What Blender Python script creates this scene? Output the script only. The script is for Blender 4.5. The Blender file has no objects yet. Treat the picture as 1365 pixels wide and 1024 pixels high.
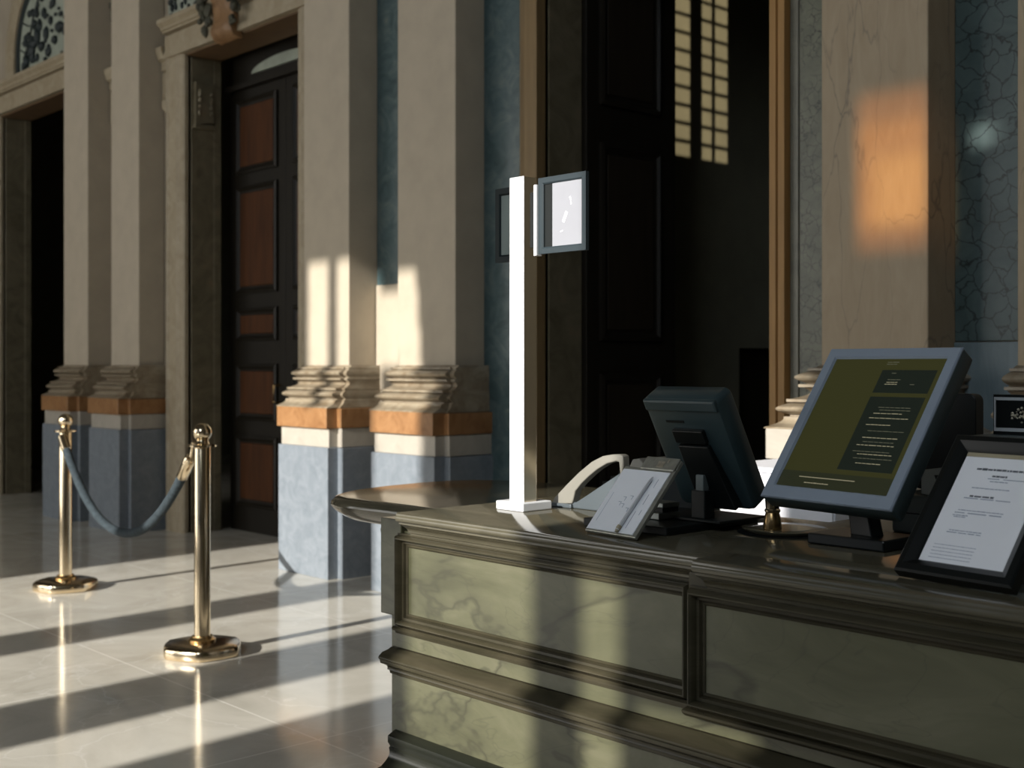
import bpy, bmesh, math, random
from mathutils import Vector, Matrix
random.seed(7)
PI = math.pi
C = bpy.context.scene.collection
sc = bpy.context.scene

# ------------------------------------------------------------------ materials
def nodes(name):
    m = bpy.data.materials.new(name); m.use_nodes = True
    nt = m.node_tree; b = nt.nodes['Principled BSDF']
    return m, nt, b
def N(nt, t, **kw):
    n = nt.nodes.new(t)
    for k, v in kw.items(): setattr(n, k, v)
    return n
def ramp(nt, stops):
    r = N(nt, 'ShaderNodeValToRGB')
    e = r.color_ramp.elements
    while len(e) < len(stops): e.new(0.5)
    for i, (p, c) in enumerate(stops):
        e[i].position = p; e[i].color = (c[0], c[1], c[2], 1)
    return r
def coords(nt, scale=(1, 1, 1), rot=(0, 0, 0)):
    tc = N(nt, 'ShaderNodeTexCoord'); mp = N(nt, 'ShaderNodeMapping')
    mp.inputs['Scale'].default_value = scale; mp.inputs['Rotation'].default_value = rot
    nt.links.new(tc.outputs['Object'], mp.inputs['Vector'])
    return mp.outputs['Vector']
def noise(nt, vec, scale, detail=6, rough=.6, dist=0):
    n = N(nt, 'ShaderNodeTexNoise')
    n.inputs['Scale'].default_value = scale; n.inputs['Detail'].default_value = detail
    n.inputs['Roughness'].default_value = rough; n.inputs['Distortion'].default_value = dist
    nt.links.new(vec, n.inputs['Vector'])
    return n.outputs['Fac']
def mix(nt, fac, a, b, mode='MIX'):
    x = N(nt, 'ShaderNodeMix', data_type='RGBA', blend_type=mode)
    for sock, v in ((x.inputs[0], fac), (x.inputs[6], a), (x.inputs[7], b)):
        if hasattr(v, 'is_output'): nt.links.new(v, sock)
        elif isinstance(v, (int, float)): sock.default_value = v
        else: sock.default_value = (v[0], v[1], v[2], 1)
    return x.outputs[2]
def bump(nt, b, fac, strength=.2, dist=.01):
    n = N(nt, 'ShaderNodeBump'); n.inputs['Strength'].default_value = strength; n.inputs['Distance'].default_value = dist
    nt.links.new(fac, n.inputs['Height']); nt.links.new(n.outputs['Normal'], b.inputs['Normal'])

def plain(name, col, rough=.5, metal=0, var=.12, scale=8, bmp=.05, spec=.5, stretch=(1, 1, 1)):
    """one colour with soft mottling and a little bump"""
    m, nt, b = nodes(name)
    f = noise(nt, coords(nt, stretch), scale)
    lo = [c * (1 - var) for c in col]; hi = [min(1, c * (1 + var)) for c in col]
    r = ramp(nt, [(.3, lo), (.7, hi)]); nt.links.new(f, r.inputs[0])
    nt.links.new(r.outputs[0], b.inputs['Base Color'])
    b.inputs['Roughness'].default_value = rough; b.inputs['Metallic'].default_value = metal
    b.inputs['Specular IOR Level'].default_value = spec
    if bmp: bump(nt, b, f, bmp)
    return m
def stone(name, stops, scale=3, rough=.4, vein=None, vein_scale=3, vein_w=.03, dist=1.5, stretch=(1, 1, 1), rot=(0, 0, 0), bmp=.06, vein_mask=.0):
    """clouded stone with optional crackle veins"""
    m, nt, b = nodes(name)
    v = coords(nt, stretch, rot)
    f = noise(nt, v, scale, 8, .62, dist)
    r = ramp(nt, stops); nt.links.new(f, r.inputs[0])
    col = r.outputs[0]
    if vein:
        wob = N(nt, 'ShaderNodeTexNoise'); wob.inputs['Scale'].default_value = vein_scale * 1.3; wob.inputs['Detail'].default_value = 4
        nt.links.new(v, wob.inputs['Vector'])
        vm = N(nt, 'ShaderNodeVectorMath', operation='MULTIPLY_ADD')
        nt.links.new(wob.outputs['Color'], vm.inputs[0]); vm.inputs[1].default_value = (.9 / vein_scale,) * 3
        nt.links.new(v, vm.inputs[2])
        vo = N(nt, 'ShaderNodeTexVoronoi', feature='DISTANCE_TO_EDGE'); vo.inputs['Scale'].default_value = vein_scale
        nt.links.new(vm.outputs[0], vo.inputs['Vector'])
        vr = ramp(nt, [(0, (1, 1, 1)), (vein_w, (0, 0, 0))]); nt.links.new(vo.outputs['Distance'], vr.inputs[0])
        fac = vr.outputs[0]
        if vein_mask:
            mk = noise(nt, v, vein_scale * .45, 3)
            mr = ramp(nt, [(vein_mask, (0, 0, 0)), (vein_mask + .15, (1, 1, 1))]); nt.links.new(mk, mr.inputs[0])
            fac = mix(nt, 1.0, vr.outputs[0], mr.outputs[0], 'MULTIPLY')
        col = mix(nt, fac, col, vein)
    nt.links.new(col, b.inputs['Base Color'])
    b.inputs['Roughness'].default_value = rough
    if bmp: bump(nt, b, f, bmp)
    return m
def emit(name, col, s):
    m = bpy.data.materials.new(name); m.use_nodes = True
    nt = m.node_tree; nt.nodes.remove(nt.nodes['Principled BSDF'])
    e = N(nt, 'ShaderNodeEmission'); e.inputs[0].default_value = (*col, 1); e.inputs[1].default_value = s
    nt.links.new(e.outputs[0], nt.nodes['Material Output'].inputs[0])
    return m
def pane(name, col):
    m = bpy.data.materials.new(name); m.use_nodes = True
    nt = m.node_tree; nt.nodes.remove(nt.nodes['Principled BSDF'])
    e = N(nt, 'ShaderNodeBsdfTransparent'); e.inputs[0].default_value = (*col, 1)
    nt.links.new(e.outputs[0], nt.nodes['Material Output'].inputs[0])
    return m

M = {}
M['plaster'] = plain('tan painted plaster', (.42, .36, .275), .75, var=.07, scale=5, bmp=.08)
M['plaster_rough'] = stone('tan plaster with cracks', [(.25, (.335, .255, .165)), (.75, (.41, .325, .22))], 6, .7, vein=(.22, .18, .13), vein_scale=2.6, vein_w=.014, stretch=(2.2, 1, .5), rot=(0, .75, 0), bmp=.12, vein_mask=.42)
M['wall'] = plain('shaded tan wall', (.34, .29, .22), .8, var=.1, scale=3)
M['dull'] = plain('dim hall plaster', (.10, .09, .07), .9, var=.1, scale=2)
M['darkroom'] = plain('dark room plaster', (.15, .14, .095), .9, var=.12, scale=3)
M['blue_marble'] = stone('blue green clouded marble', [(.25, (.025, .048, .05)), (.5, (.06, .095, .10)), (.68, (.105, .135, .13)), (.8, (.25, .24, .19))], 5, .35, dist=2.5)
M['crackle'] = stone('dark green crackled marble', [(.3, (.042, .068, .066)), (.7, (.08, .115, .112))], 4, .35, vein=(.006, .010, .010), vein_scale=13, vein_w=.05)
M['crackle_fine'] = stone('grey green finely crackled marble', [(.3, (.075, .08, .055)), (.7, (.15, .152, .105))], 7, .4, vein=(.015, .017, .014), vein_scale=22, vein_w=.05, vein_mask=.35)
M['grey_dado'] = stone('blue grey dado slab', [(.3, (.10, .14, .155)), (.7, (.155, .20, .215))], 6, .4, stretch=(2, 2, .5))
M['molding'] = stone('cream brown molding stone', [(.3, (.175, .125, .075)), (.7, (.35, .30, .22))], 7, .3)
M['orange'] = stone('orange brown marble', [(.3, (.21, .095, .034)), (.7, (.36, .19, .082))], 5, .35, dist=2)
M['band'] = stone('pale plinth band', [(.3, (.34, .31, .26)), (.7, (.43, .39, .33))], 6, .4)
M['plinth'] = stone('blue grey plinth marble', [(.3, (.15, .175, .20)), (.7, (.225, .25, .28))], 12, .35, dist=1)
M['frame_stone'] = stone('carved tan door stone', [(.3, (.28, .225, .145)), (.7, (.38, .32, .225))], 6, .55)
M['jamb_stone'] = stone('brown green jamb marble', [(.3, (.10, .085, .05)), (.6, (.17, .145, .095)), (.8, (.22, .15, .09))], 4, .4, dist=2)
M['dado_stone'] = stone('grey brown border stone', [(.3, (.12, .115, .085)), (.7, (.185, .175, .13))], 6, .4)
M['keystone'] = stone('carved orange brown scroll', [(.3, (.16, .08, .03)), (.7, (.28, .16, .075))], 9, .5)
M['soffit'] = plain('warm brown soffit', (.125, .072, .032), .6)
M['carve_dark'] = plain('dark carved foliage', (.05, .048, .03), .7, var=.4, scale=20)
M['leaf_blue'] = plain('dark blue tracery', (.012, .020, .021), .6, var=.3)
M['lunette_glass'] = plain('pale lunette glass', (.32, .35, .29), .35, var=.2, scale=6, bmp=0)
M['wood_dark'] = plain('near black door wood', (.012, .0095, .006), .5, var=.25, scale=6, stretch=(4, 4, .4), spec=.25)
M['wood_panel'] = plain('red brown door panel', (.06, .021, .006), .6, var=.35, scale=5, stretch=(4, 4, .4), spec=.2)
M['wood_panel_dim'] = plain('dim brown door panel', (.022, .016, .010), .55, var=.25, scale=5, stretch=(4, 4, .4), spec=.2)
M['wood_brown'] = plain('brown door trim', (.21, .14, .065), .5, var=.15, scale=6, stretch=(6, 6, .4), spec=.3)
M['wood_orange'] = plain('orange tan door trim', (.345, .19, .065), .5, var=.15, scale=6, stretch=(6, 6, .4), spec=.3)
M['brass'] = plain('polished brass', (.80, .66, .46), .16, 1, var=.05, scale=6, bmp=0)
M['bronze'] = plain('bronze base plate', (.42, .33, .22), .2, 1, var=.1, bmp=0)
M['old_brass'] = plain('aged brass', (.62, .42, .2), .25, 1, var=.25, scale=40, bmp=.05)
M['steel'] = plain('brushed pale brass post', (.66, .57, .42), .3, 1, var=.05, bmp=0)
M['white_metal'] = plain('white lacquered metal', (.82, .83, .85), .4, 0, var=.02, bmp=0)
M['rope'] = plain('blue grey velvet rope', (.036, .048, .056), .9, var=.4, scale=60, bmp=.5, spec=.2)
M['desk'] = stone('dark green brown desk stone', [(.3, (.032, .029, .017)), (.7, (.066, .057, .036))], 5, .26, stretch=(.5, 1, 3), dist=1)
M['desk'].node_tree.nodes['Principled BSDF'].inputs['Specular IOR Level'].default_value = .3
def veined():
    m, nt, b = nodes('olive veined desk marble')
    v = coords(nt, (.9, 1, 2.4), (0, .30, 0))
    f = noise(nt, v, 3.0, 8, .6, 1.2)
    r = ramp(nt, [(.28, (.068, .068, .036)), (.52, (.095, .094, .053)), (.75, (.128, .122, .076))]); nt.links.new(f, r.inputs[0])
    g = noise(nt, v, 1.15, 5, .5, .35)
    vr = ramp(nt, [(.0, (0, 0, 0)), (.48, (0, 0, 0)), (.497, (.75, .75, .75)), (.505, (.3, .3, .3)), (.54, (0, 0, 0))]); nt.links.new(g, vr.inputs[0])
    c = mix(nt, vr.outputs[0], r.outputs[0], (.035, .034, .020))
    g2 = noise(nt, v, 2.3, 4, .5, .6)
    vr2 = ramp(nt, [(.0, (0, 0, 0)), (.495, (0, 0, 0)), (.5, (.3, .3, .3)), (.506, (0, 0, 0))]); nt.links.new(g2, vr2.inputs[0])
    c = mix(nt, vr2.outputs[0], c, (.045, .043, .027))
    nt.links.new(c, b.inputs['Base Color']); b.inputs['Roughness'].default_value = .22
    return m
M['desk_panel'] = veined()
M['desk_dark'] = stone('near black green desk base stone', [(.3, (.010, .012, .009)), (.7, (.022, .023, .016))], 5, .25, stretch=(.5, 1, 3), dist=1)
M['desk_top'] = stone('polished dark desk top', [(.3, (.06, .055, .036)), (.7, (.11, .098, .066))], 6, .12, stretch=(.4, 2, 1), dist=1, bmp=.015)
M['black'] = plain('black plastic', (.007, .009, .009), .42, var=.1, bmp=0, spec=.25)
M['black_gloss'] = plain('black lacquer frame', (.006, .0075, .0075), .3, var=.1, bmp=0, spec=.3)
M['teal_dark'] = plain('dark teal plastic', (.03, .05, .055), .3, var=.06, bmp=0)
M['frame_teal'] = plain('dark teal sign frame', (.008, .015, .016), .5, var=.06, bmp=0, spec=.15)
M['bezel'] = plain('steel blue monitor bezel', (.24, .285, .345), .42, var=.04, bmp=0)
M['bezel_side'] = plain('dark teal monitor side', (.035, .055, .058), .4, var=.04, bmp=0)
M['sign_blue'] = plain('steel blue sign frame', (.028, .04, .047), .4, var=.04, bmp=0, spec=.25)
M['paper'] = plain('white paper', (.78, .80, .84), .75, var=.02, bmp=0)
M['paper_white'] = plain('bright white card', (.86, .86, .90), .6, var=.03, scale=10, bmp=0)
M['sign_card'] = plain('pale lilac sign card', (.29, .295, .325), .55, var=.03, scale=10, bmp=0)
M['paper_shade'] = plain('shade toned card', (.15, .19, .18), .6, var=.05, bmp=0)  # colour darkened to stand in for shade on the left sign
M['ink'] = plain('dark ink', (.10, .11, .13), .8, var=0, bmp=0)
M['ink_pale'] = plain('pale pencil ink', (.30, .34, .42), .8, var=0, bmp=0)
M['clip_plate'] = plain('grey metal clip plate', (.36, .36, .31), .35, .6, var=.2, scale=40, bmp=0)
M['phone'] = plain('warm grey phone plastic', (.22, .21, .18), .45, var=.04, bmp=0)
M['phone_blue'] = plain('blue grey phone plastic', (.075, .09, .10), .4, var=.04, bmp=0)
M['grey_box'] = plain('dull grey green metal', (.10, .125, .125), .45, var=.1, bmp=0)
M['grey_metal'] = plain('light grey metal', (.32, .345, .33), .35, .5, var=.08, bmp=0)
M['frame_tan'] = plain('tan inner frame slip', (.34, .30, .20), .5, var=.1, bmp=0)
M['pewter'] = plain('pewter ornament', (.55, .50, .40), .35, .7, var=.3, scale=60, bmp=.1)
M['silver'] = plain('silver card border', (.62, .64, .66), .35, .3, var=.03, bmp=0)
# screen surfaces give off their own faint light
def screen(name, col, s=1.0):
    m, nt, b = nodes(name)
    b.inputs['Base Color'].default_value = (.01, .012, .008, 1); b.inputs['Roughness'].default_value = .18
    b.inputs['Emission Color'].default_value = (*col, 1); b.inputs['Emission Strength'].default_value = s
    return m
M['scr_olive'] = screen('olive screen', (.028, .0275, .008))
M['scr_dark'] = screen('dark screen pane', (.006, .009, .007))
M['scr_band'] = screen('screen taskbar', (.016, .018, .009))
M['scr_text'] = screen('screen lettering', (.22, .20, .13))
M['scr_dim'] = screen('dim screen lettering', (.075, .075, .05))

# floor
def floor_mat():
    m, nt, b = nodes('polished cream marble floor')
    v = coords(nt, (1, 1, 1), (0, 0, .0))
    f = noise(nt, v, 1.6, 8, .62, 1.6)
    r = ramp(nt, [(.25, (.50, .47, .40)), (.5, (.62, .585, .51)), (.75, (.71, .68, .60))]); nt.links.new(f, r.inputs[0])
    vm = N(nt, 'ShaderNodeVectorMath', operation='MULTIPLY_ADD')
    wob = N(nt, 'ShaderNodeTexNoise'); wob.inputs['Scale'].default_value = 2.2; wob.inputs['Detail'].default_value = 5
    nt.links.new(v, wob.inputs['Vector']); nt.links.new(wob.outputs['Color'], vm.inputs[0]); vm.inputs[1].default_value = (.8, .8, .8); nt.links.new(v, vm.inputs[2])
    vo = N(nt, 'ShaderNodeTexVoronoi', feature='DISTANCE_TO_EDGE'); vo.inputs['Scale'].default_value = 1.5
    nt.links.new(vm.outputs[0], vo.inputs['Vector'])
    vr = ramp(nt, [(0, (.3, .3, .3)), (.016, (0, 0, 0))]); nt.links.new(vo.outputs['Distance'], vr.inputs[0])
    c = mix(nt, vr.outputs[0], r.outputs[0], (.84, .82, .78))
    br = N(nt, 'ShaderNodeTexBrick'); br.offset = 0.0
    br.inputs['Scale'].default_value = 1.0; br.inputs['Brick Width'].default_value = 1.2; br.inputs['Row Height'].default_value = 1.2
    br.inputs['Mortar Size'].default_value = .004; br.inputs['Mortar Smooth'].default_value = .1
    nt.links.new(v, br.inputs['Vector'])
    c = mix(nt, br.outputs['Fac'], c, (.80, .77, .70))
    nt.links.new(c, b.inputs['Base Color'])
    rr = ramp(nt, [(.3, (.07, .07, .07)), (.7, (.16, .16, .16))]); nt.links.new(f, rr.inputs[0])
    nt.links.new(rr.outputs[0], b.inputs['Roughness'])
    return m
M['floor'] = floor_mat()

# ------------------------------------------------------------------ mesh helpers
def link(name, bm, mat, parent=None, smooth=None, bevel=0, seg=2, mats=None):
    bmesh.ops.recalc_face_normals(bm, faces=bm.faces)
    me = bpy.data.meshes.new(name); bm.to_mesh(me); bm.free()
    o = bpy.data.objects.new(name, me); C.objects.link(o)
    for x in ([mat] if mats is None else mats): me.materials.append(M[x])
    if smooth is not None:
        for p in me.polygons: p.use_smooth = True
        me.set_sharp_from_angle(angle=math.radians(smooth))
    if bevel:
        md = o.modifiers.new('bevel', 'BEVEL'); md.width = bevel; md.segments = seg; md.limit_method = 'ANGLE'
    if parent: o.parent = parent
    return o
def B(): return bmesh.new()
def box(bm, x0, x1, y0, y1, z0, z1, mi=0, mtx=None):
    vs = [bm.verts.new((x, y, z)) for z in (z0, z1) for y in (y0, y1) for x in (x0, x1)]
    fs = []
    for q in ((0, 1, 3, 2), (4, 6, 7, 5), (0, 4, 5, 1), (2, 3, 7, 6), (0, 2, 6, 4), (1, 5, 7, 3)):
        f = bm.faces.new([vs[i] for i in q]); f.material_index = mi; fs.append(f)
    if mtx is not None: bmesh.ops.transform(bm, matrix=mtx, verts=vs)
    return vs
def loft(bm, rings, cap=True, closed=True):
    """rings: list of equally long point lists"""
    L = [[bm.verts.new(p) for p in r] for r in rings]
    n = len(L[0])
    for a, b in zip(L, L[1:]):
        for i in range(n if closed else n - 1):
            j = (i + 1) % n
            bm.faces.new((a[i], a[j], b[j], b[i]))
    if cap:
        bm.faces.new(L[0][::-1]); bm.faces.new(L[-1])
    return L
def lathe(bm, prof, cx=0, cy=0, cz=0, n=32):
    rings = [[(cx + r * math.cos(2 * PI * i / n), cy + r * math.sin(2 * PI * i / n), cz + z) for i in range(n)] for r, z in prof]
    return loft(bm, rings)
def tube(bm, pts, r, n=12, cap=True):
    pts = [Vector(p) for p in pts]
    rings = []
    up = Vector((0, 0, 1))
    for i, p in enumerate(pts):
        t = (pts[min(i + 1, len(pts) - 1)] - pts[max(i - 1, 0)]).normalized()
        a = t.cross(up)
        if a.length < 1e-3: a = t.cross(Vector((0, 1, 0)))
        a.normalize(); b = t.cross(a)
        rr = r[i] if isinstance(r, (list, tuple)) else r
        rings.append([p + a * rr * math.cos(2 * PI * k / n) + b * rr * math.sin(2 * PI * k / n) for k in range(n)])
    return loft(bm, rings, cap)
def prism(bm, poly, y0, y1, axis='Y'):
    """poly in (x,z) extruded along Y, or (y,z) along X, or (x,y) along Z"""
    def P(a, b, t):
        return (a, t, b) if axis == 'Y' else ((t, a, b) if axis == 'X' else (a, b, t))
    return loft(bm, [[P(a, b, y0) for a, b in poly], [P(a, b, y1) for a, b in poly]])
def frame_sweep(bm, x0, x1, z0, z1, y, prof, sgn=-1):
    """picture-frame molding in the XZ plane: prof = list of (inset from outer edge, height out of the plane)"""
    rings = []
    for d, h in prof:
        yy = y + sgn * h
        rings.append([(x0 + d, yy, z0 + d), (x1 - d, yy, z0 + d), (x1 - d, yy, z1 - d), (x0 + d, yy, z1 - d)])
    loft(bm, rings, cap=False)
def thing(name, label, cat, loc=(0, 0, 0), rot=(0, 0, 0), group=None):
    o = bpy.data.objects.new(name, None); C.objects.link(o); o.empty_display_size = .05
    o.location = loc; o.rotation_euler = rot; o['label'] = label; o['category'] = cat
    if group: o['group'] = group
    return o
def tag(o, label, cat, group=None):
    o['label'] = label; o['category'] = cat
    if group: o['group'] = group
    return o
def struct(name, bm, mat, label=None, cat=None, mats=None, **kw):
    o = link(name, bm, mat, None, mats=mats, **kw); o['kind'] = 'structure'
    if label: o['label'] = label; o['category'] = cat or name.split('_')[0]
    return o
def sroot(name, label, cat):
    o = bpy.data.objects.new(name, None); C.objects.link(o); o['kind'] = 'structure'; o['label'] = label; o['category'] = cat
    return o

# ------------------------------------------------------------------ the hall
YW = 4.62          # wall plane
YR = 4.89          # back of the door reveals
YO = -5.0          # opposite wall
SUN_K = .08        # the sun drifts this much towards -X per metre of Y
SUN_T = .40        # ... and falls this much
ZC = 9.6
XL, XR = -16.0, 2.6

bm = B(); box(bm, XL - .2, XR + .2, YO - .2, 10.4, -.1, 0)
struct('floor', bm, 'floor', 'polished cream marble floor striped with low sunlight', 'floor')
bm = B(); box(bm, XL - .2, XR + .2, YO - .2, 10.4, ZC, ZC + .1)
struct('ceiling', bm, 'dull', 'high dim plaster ceiling above the hall', 'ceiling')
bm = B(); box(bm, XL - .2, XL, YO - .2, YW, 0, ZC)
struct('wall_left', bm, 'dull', 'dim plaster end wall of the hall', 'wall')
bm = B(); box(bm, XR, XR + .2, YO - .2, YW, 0, ZC)
struct('wall_right', bm, 'dull', 'dim plaster wall behind the desk end', 'wall')

# wall with the doorways
DA = (-12.55, -10.94, 3.80); DB = (-8.715, -7.118, 3.71); DC = (-4.75, -3.264, 3.75)
bm = B()
xs = [XL, DA[0], DA[1], DB[0], DB[1], DC[0], DC[1], XR]
for i in range(0, 8, 2): box(bm, xs[i], xs[i + 1], YW, YR, 0, ZC)
for d in (DA, DB, DC): box(bm, d[0], d[1], YW, YR, d[2], ZC)
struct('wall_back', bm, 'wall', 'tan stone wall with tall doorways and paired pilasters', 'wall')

# rooms behind the doorways
bm = B()
box(bm, XL, XR, 10.2, 10.4, 0, ZC); box(bm, XL - .2, XL, YR, 10.4, 0, ZC); box(bm, XR, XR + .2, YR, 10.4, 0, ZC)
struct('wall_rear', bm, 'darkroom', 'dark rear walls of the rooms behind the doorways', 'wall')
bm = B(); box(bm, -5.4, -5.2, YR, 6.93, 0, ZC); box(bm, -5.4, -5.2, 7.55, 10.2, 0, ZC); box(bm, -5.4, -5.2, 6.93, 7.55, 1.42, ZC); box(bm, -5.42, -5.3, 6.93, 7.55, 0, 1.42, 1)
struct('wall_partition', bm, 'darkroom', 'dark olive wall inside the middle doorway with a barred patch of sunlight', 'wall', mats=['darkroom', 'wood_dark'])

# inner side wall with its own small barred window: an added unseen spot outside throws the grid on the partition
GRID_SPOT = Vector((1.6, 7.6, 4.35))
XWIN = -1.6
def to_win(y, z):      # patch point on the partition -> point in the window plane
    p = Vector((-5.2, y, z)); t = (XWIN - p.x) / (GRID_SPOT.x - p.x)
    q = p.lerp(GRID_SPOT, t); return q.y, q.z
y0, zb = to_win(6.228, 2.68); y1, zt = to_win(6.817, 4.2)
bm = B()
box(bm, XWIN, XWIN + .08, YR, y0, 0, ZC); box(bm, XWIN, XWIN + .08, y1, 10.2, 0, ZC)
box(bm, XWIN, XWIN + .08, y0, y1, 0, zb); box(bm, XWIN, XWIN + .08, y0, y1, zt, ZC)
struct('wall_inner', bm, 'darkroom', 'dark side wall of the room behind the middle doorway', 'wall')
wroot = sroot('window_1', 'small barred window inside the room behind the middle doorway', 'window')
bm = B()
a, _ = to_win(6.413, 3); b_, _ = to_win(6.532, 3); box(bm, XWIN + .03, XWIN + .05, a, b_, zb, zt)
a, _ = to_win(6.640, 3); b_, _ = to_win(6.672, 3); box(bm, XWIN + .03, XWIN + .05, a, b_, zb, zt)
link('mullion', bm, 'wood_dark', wroot)
bm = B()
for k in range(1, 14):
    _, za = to_win(6.5, 2.68 + k * .118 - .012); _, zz = to_win(6.5, 2.68 + k * .118 + .010)
    box(bm, XWIN + .035, XWIN + .045, y0, y1, za, zz)
link('glazing_bar', bm, 'wood_dark', wroot)

# unseen opposite wall, openings shaped as a mask for the sun patches (s = x + .08 y is constant along a sunbeam)
def zw(z, y): return z + (y - YO) * SUN_T
TOP_A = zw(1.97, 4.40)
def opens(s):
    r = []
    if -7.40 < s < -5.83:
        r.append((.9, zw(1.06, 4.22) if -6.13 < s < -6.035 else (TOP_A if s > -6.35 else zw(1.29, 4.25))))
    if -5.83 < s < -5.42: r.append((zw(1.29, 4.6), TOP_A - .12))
    if -5.42 < s < -4.62:
        if s < -5.24: top = TOP_A - .1
        elif s < -4.99: top = zw(1.25, 4.3) + (TOP_A - .1 - zw(1.25, 4.3)) * max(0, 1 - (s + 5.24) / .06)
        else: top = zw(.0, 4.15) + (.35 if s < -4.9 else 0) * (1 - (s + 4.99) / .09)
        r.append((.9, top))
    if -4.10 < s < -3.66: r.append((.9, zw(0, 3.9)))
    if -2.72 < s < -2.53: r.append((zw(.905, 2.6), zw(1.30, 4.25)))
    if -2.53 < s < -2.03: r.append((1.6, zw(1.85, 2.31) if s > -2.335 else zw(1.55, 2.31)))
    if -1.68 < s < -1.36: r.append((zw(.485, 2.1), zw(.545, 2.1)))
    if -1.86 < s < -1.74: r.append((2.6, zw(.84, 2.1)))
    if -2.36 < s < -2.05: r.append((zw(1.76, 4.4), zw(2.40, 4.4)))
    if -1.957 < s < -1.806: # small chink
        h = .10 * (1 - (s + 1.957) / .151); r.append((zw(2.205, YW) - h / 2, zw(2.205, YW) + h / 2))
    return sorted(r)
bm = B()
cuts = [-16, -7.40, -6.35, -6.13, -6.03, -5.83, -5.42, -5.24, -5.22, -5.20, -5.18, -4.99, -4.96, -4.93, -4.90, -4.62, -4.10, -3.66, -2.72, -2.53, -2.36, -2.335, -2.05, -2.03, -1.957]
cuts += [-1.957 + .151 * k / 6 for k in range(1, 7)] + [-1.86, -1.74, -1.68, -1.36, 3.0]
cuts = sorted(set(cuts))
for s0, s1 in zip(cuts, cuts[1:]):
    x0, x1 = max(XL, s0 - SUN_K * YO), min(XR, s1 - SUN_K * YO)
    if x1 <= x0: continue
    z = 0
    for a, b_ in opens((s0 + s1) / 2):
        if a > z: box(bm, x0, x1, YO - .05, YO, z, a)
        z = max(z, b_)
    box(bm, x0, x1, YO - .05, YO, z, ZC)
struct('wall_front', bm, 'dull', 'unseen hall wall facing the doorways, openings shaped to mask the sun', 'wall')
# amber pane added to tint a sun patch, deeper rim to soften its edge
am = sroot('window_2', 'small amber sun filter pane added in the unseen wall to tint the sun patch', 'window')
M['amber'] = pane('amber sun filter', (.74, .53, .28)); M['amber_deep'] = pane('deep amber sun filter', (.62, .41, .19)); M['amber_dark'] = pane('dark amber sun filter', (.45, .28, .12))
ax0, ax1 = -2.36 - SUN_K * YO, -2.05 - SUN_K * YO
for nm, mt_, u0, u1, z0, z1 in (('border_filter', 'amber_deep', 0, .22, 1.86, 2.28), ('border_filter', 'amber_dark', 0, 1, 2.28, 2.40), ('border_filter', 'amber_dark', 0, 1, 1.76, 1.86), ('border_filter', 'amber_deep', .22, 1, 2.14, 2.28), ('amber_filter', 'amber', .22, 1, 1.86, 2.14)):
    bm = B(); box(bm, ax0 + u0 * (ax1 - ax0), ax0 + u1 * (ax1 - ax0), YO - .03, YO - .025, zw(z0, 4.4), zw(z1, 4.4)); link(nm, bm, mt_, am)
# frosted panels added out of view to glow as ambient light
M['fill'] = emit('warm fill glow', (1.0, .98, .93), 3.3)
M['fill_cool'] = emit('cool fill glow', (.82, .91, 1.0), 5.2)
k = 3
for (x0, x1, z0, z1) in [(-15.6, -12.6, .5, 5.2), (-12.0, -9.2, .5, 5.2), (-8.8, -7.3, .5, 5.2), (-1.2, 2.3, 4.2, 8.8)]:
    w = sroot('window_%d' % k, 'tall frosted panel %s of the unseen wall, added for ambient light' % ['at the far end', 'beside the far end', 'next to the sunny openings', 'high above the desk'][k - 3], 'window'); k += 1
    bm = B(); box(bm, x0, x1, YO + .02, YO + .03, z0, z1); link('fill_glow', bm, 'fill' if x0 < -5 else 'fill_cool', w)
    bm = B()
    for xx in (x0 - .1, (x0 + x1) / 2 - .04, x1): box(bm, xx, xx + (.1 if xx != (x0 + x1) / 2 - .04 else .08), YO + .001, YO + .08, z0 - .1, z1 + .1)
    for zz in (z0 - .1, z1): box(bm, x0, x1, YO + .001, YO + .08, zz, zz + .1)
    link('window_frame', bm, 'wood_dark', w)

# ------------------------------------------------------------------ pilasters
def ring(x0, x1, yf, yb, o, side=.2):
    s = o * side
    return [(x0 - s, yb), (x0 - s, yf - o), (x1 + s, yf - o), (x1 + s, yb)]
def rect_profile(bm, x0, x1, yf, yb, prof, side=.2):
    loft(bm, [[(x, y, z) for x, y in ring(x0, x1, yf, yb, o, side)] for o, z in prof])
def arc(o0, z0, o1, z1, bulge, n=6):
    """curved profile segment between two (offset, z) points; bulge>0 swells outward"""
    out = []
    for i in range(n + 1):
        t = i / n
        out.append((o0 + (o1 - o0) * t + bulge * math.sin(PI * t), z0 + (z1 - z0) * t))
    return out
SH = 4.40
def base_profile():
    p = [(.185, 1.04), (.18, 1.046), (.172, 1.048)]
    p += arc(.168, 1.05, .12, 1.088, -.016)
    p += [(.10, 1.090), (.10, 1.096)]
    p += arc(.105, 1.097, .105, 1.143, .042, 8)
    p += [(.10, 1.144), (.095, 1.147), (.112, 1.149), (.112, 1.160), (.09, 1.162)]
    p += arc(.085, 1.164, .055, 1.206, -.036, 8)
    p += [(.05, 1.208), (.074, 1.210), (.074, 1.221), (.05, 1.223)]
    p += arc(.045, 1.226, .045, 1.274, .042, 8)
    p += [(.035, 1.276), (.045, 1.278), (.045, 1.288), (.02, 1.29), (.004, 1.30)]
    return p
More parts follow.
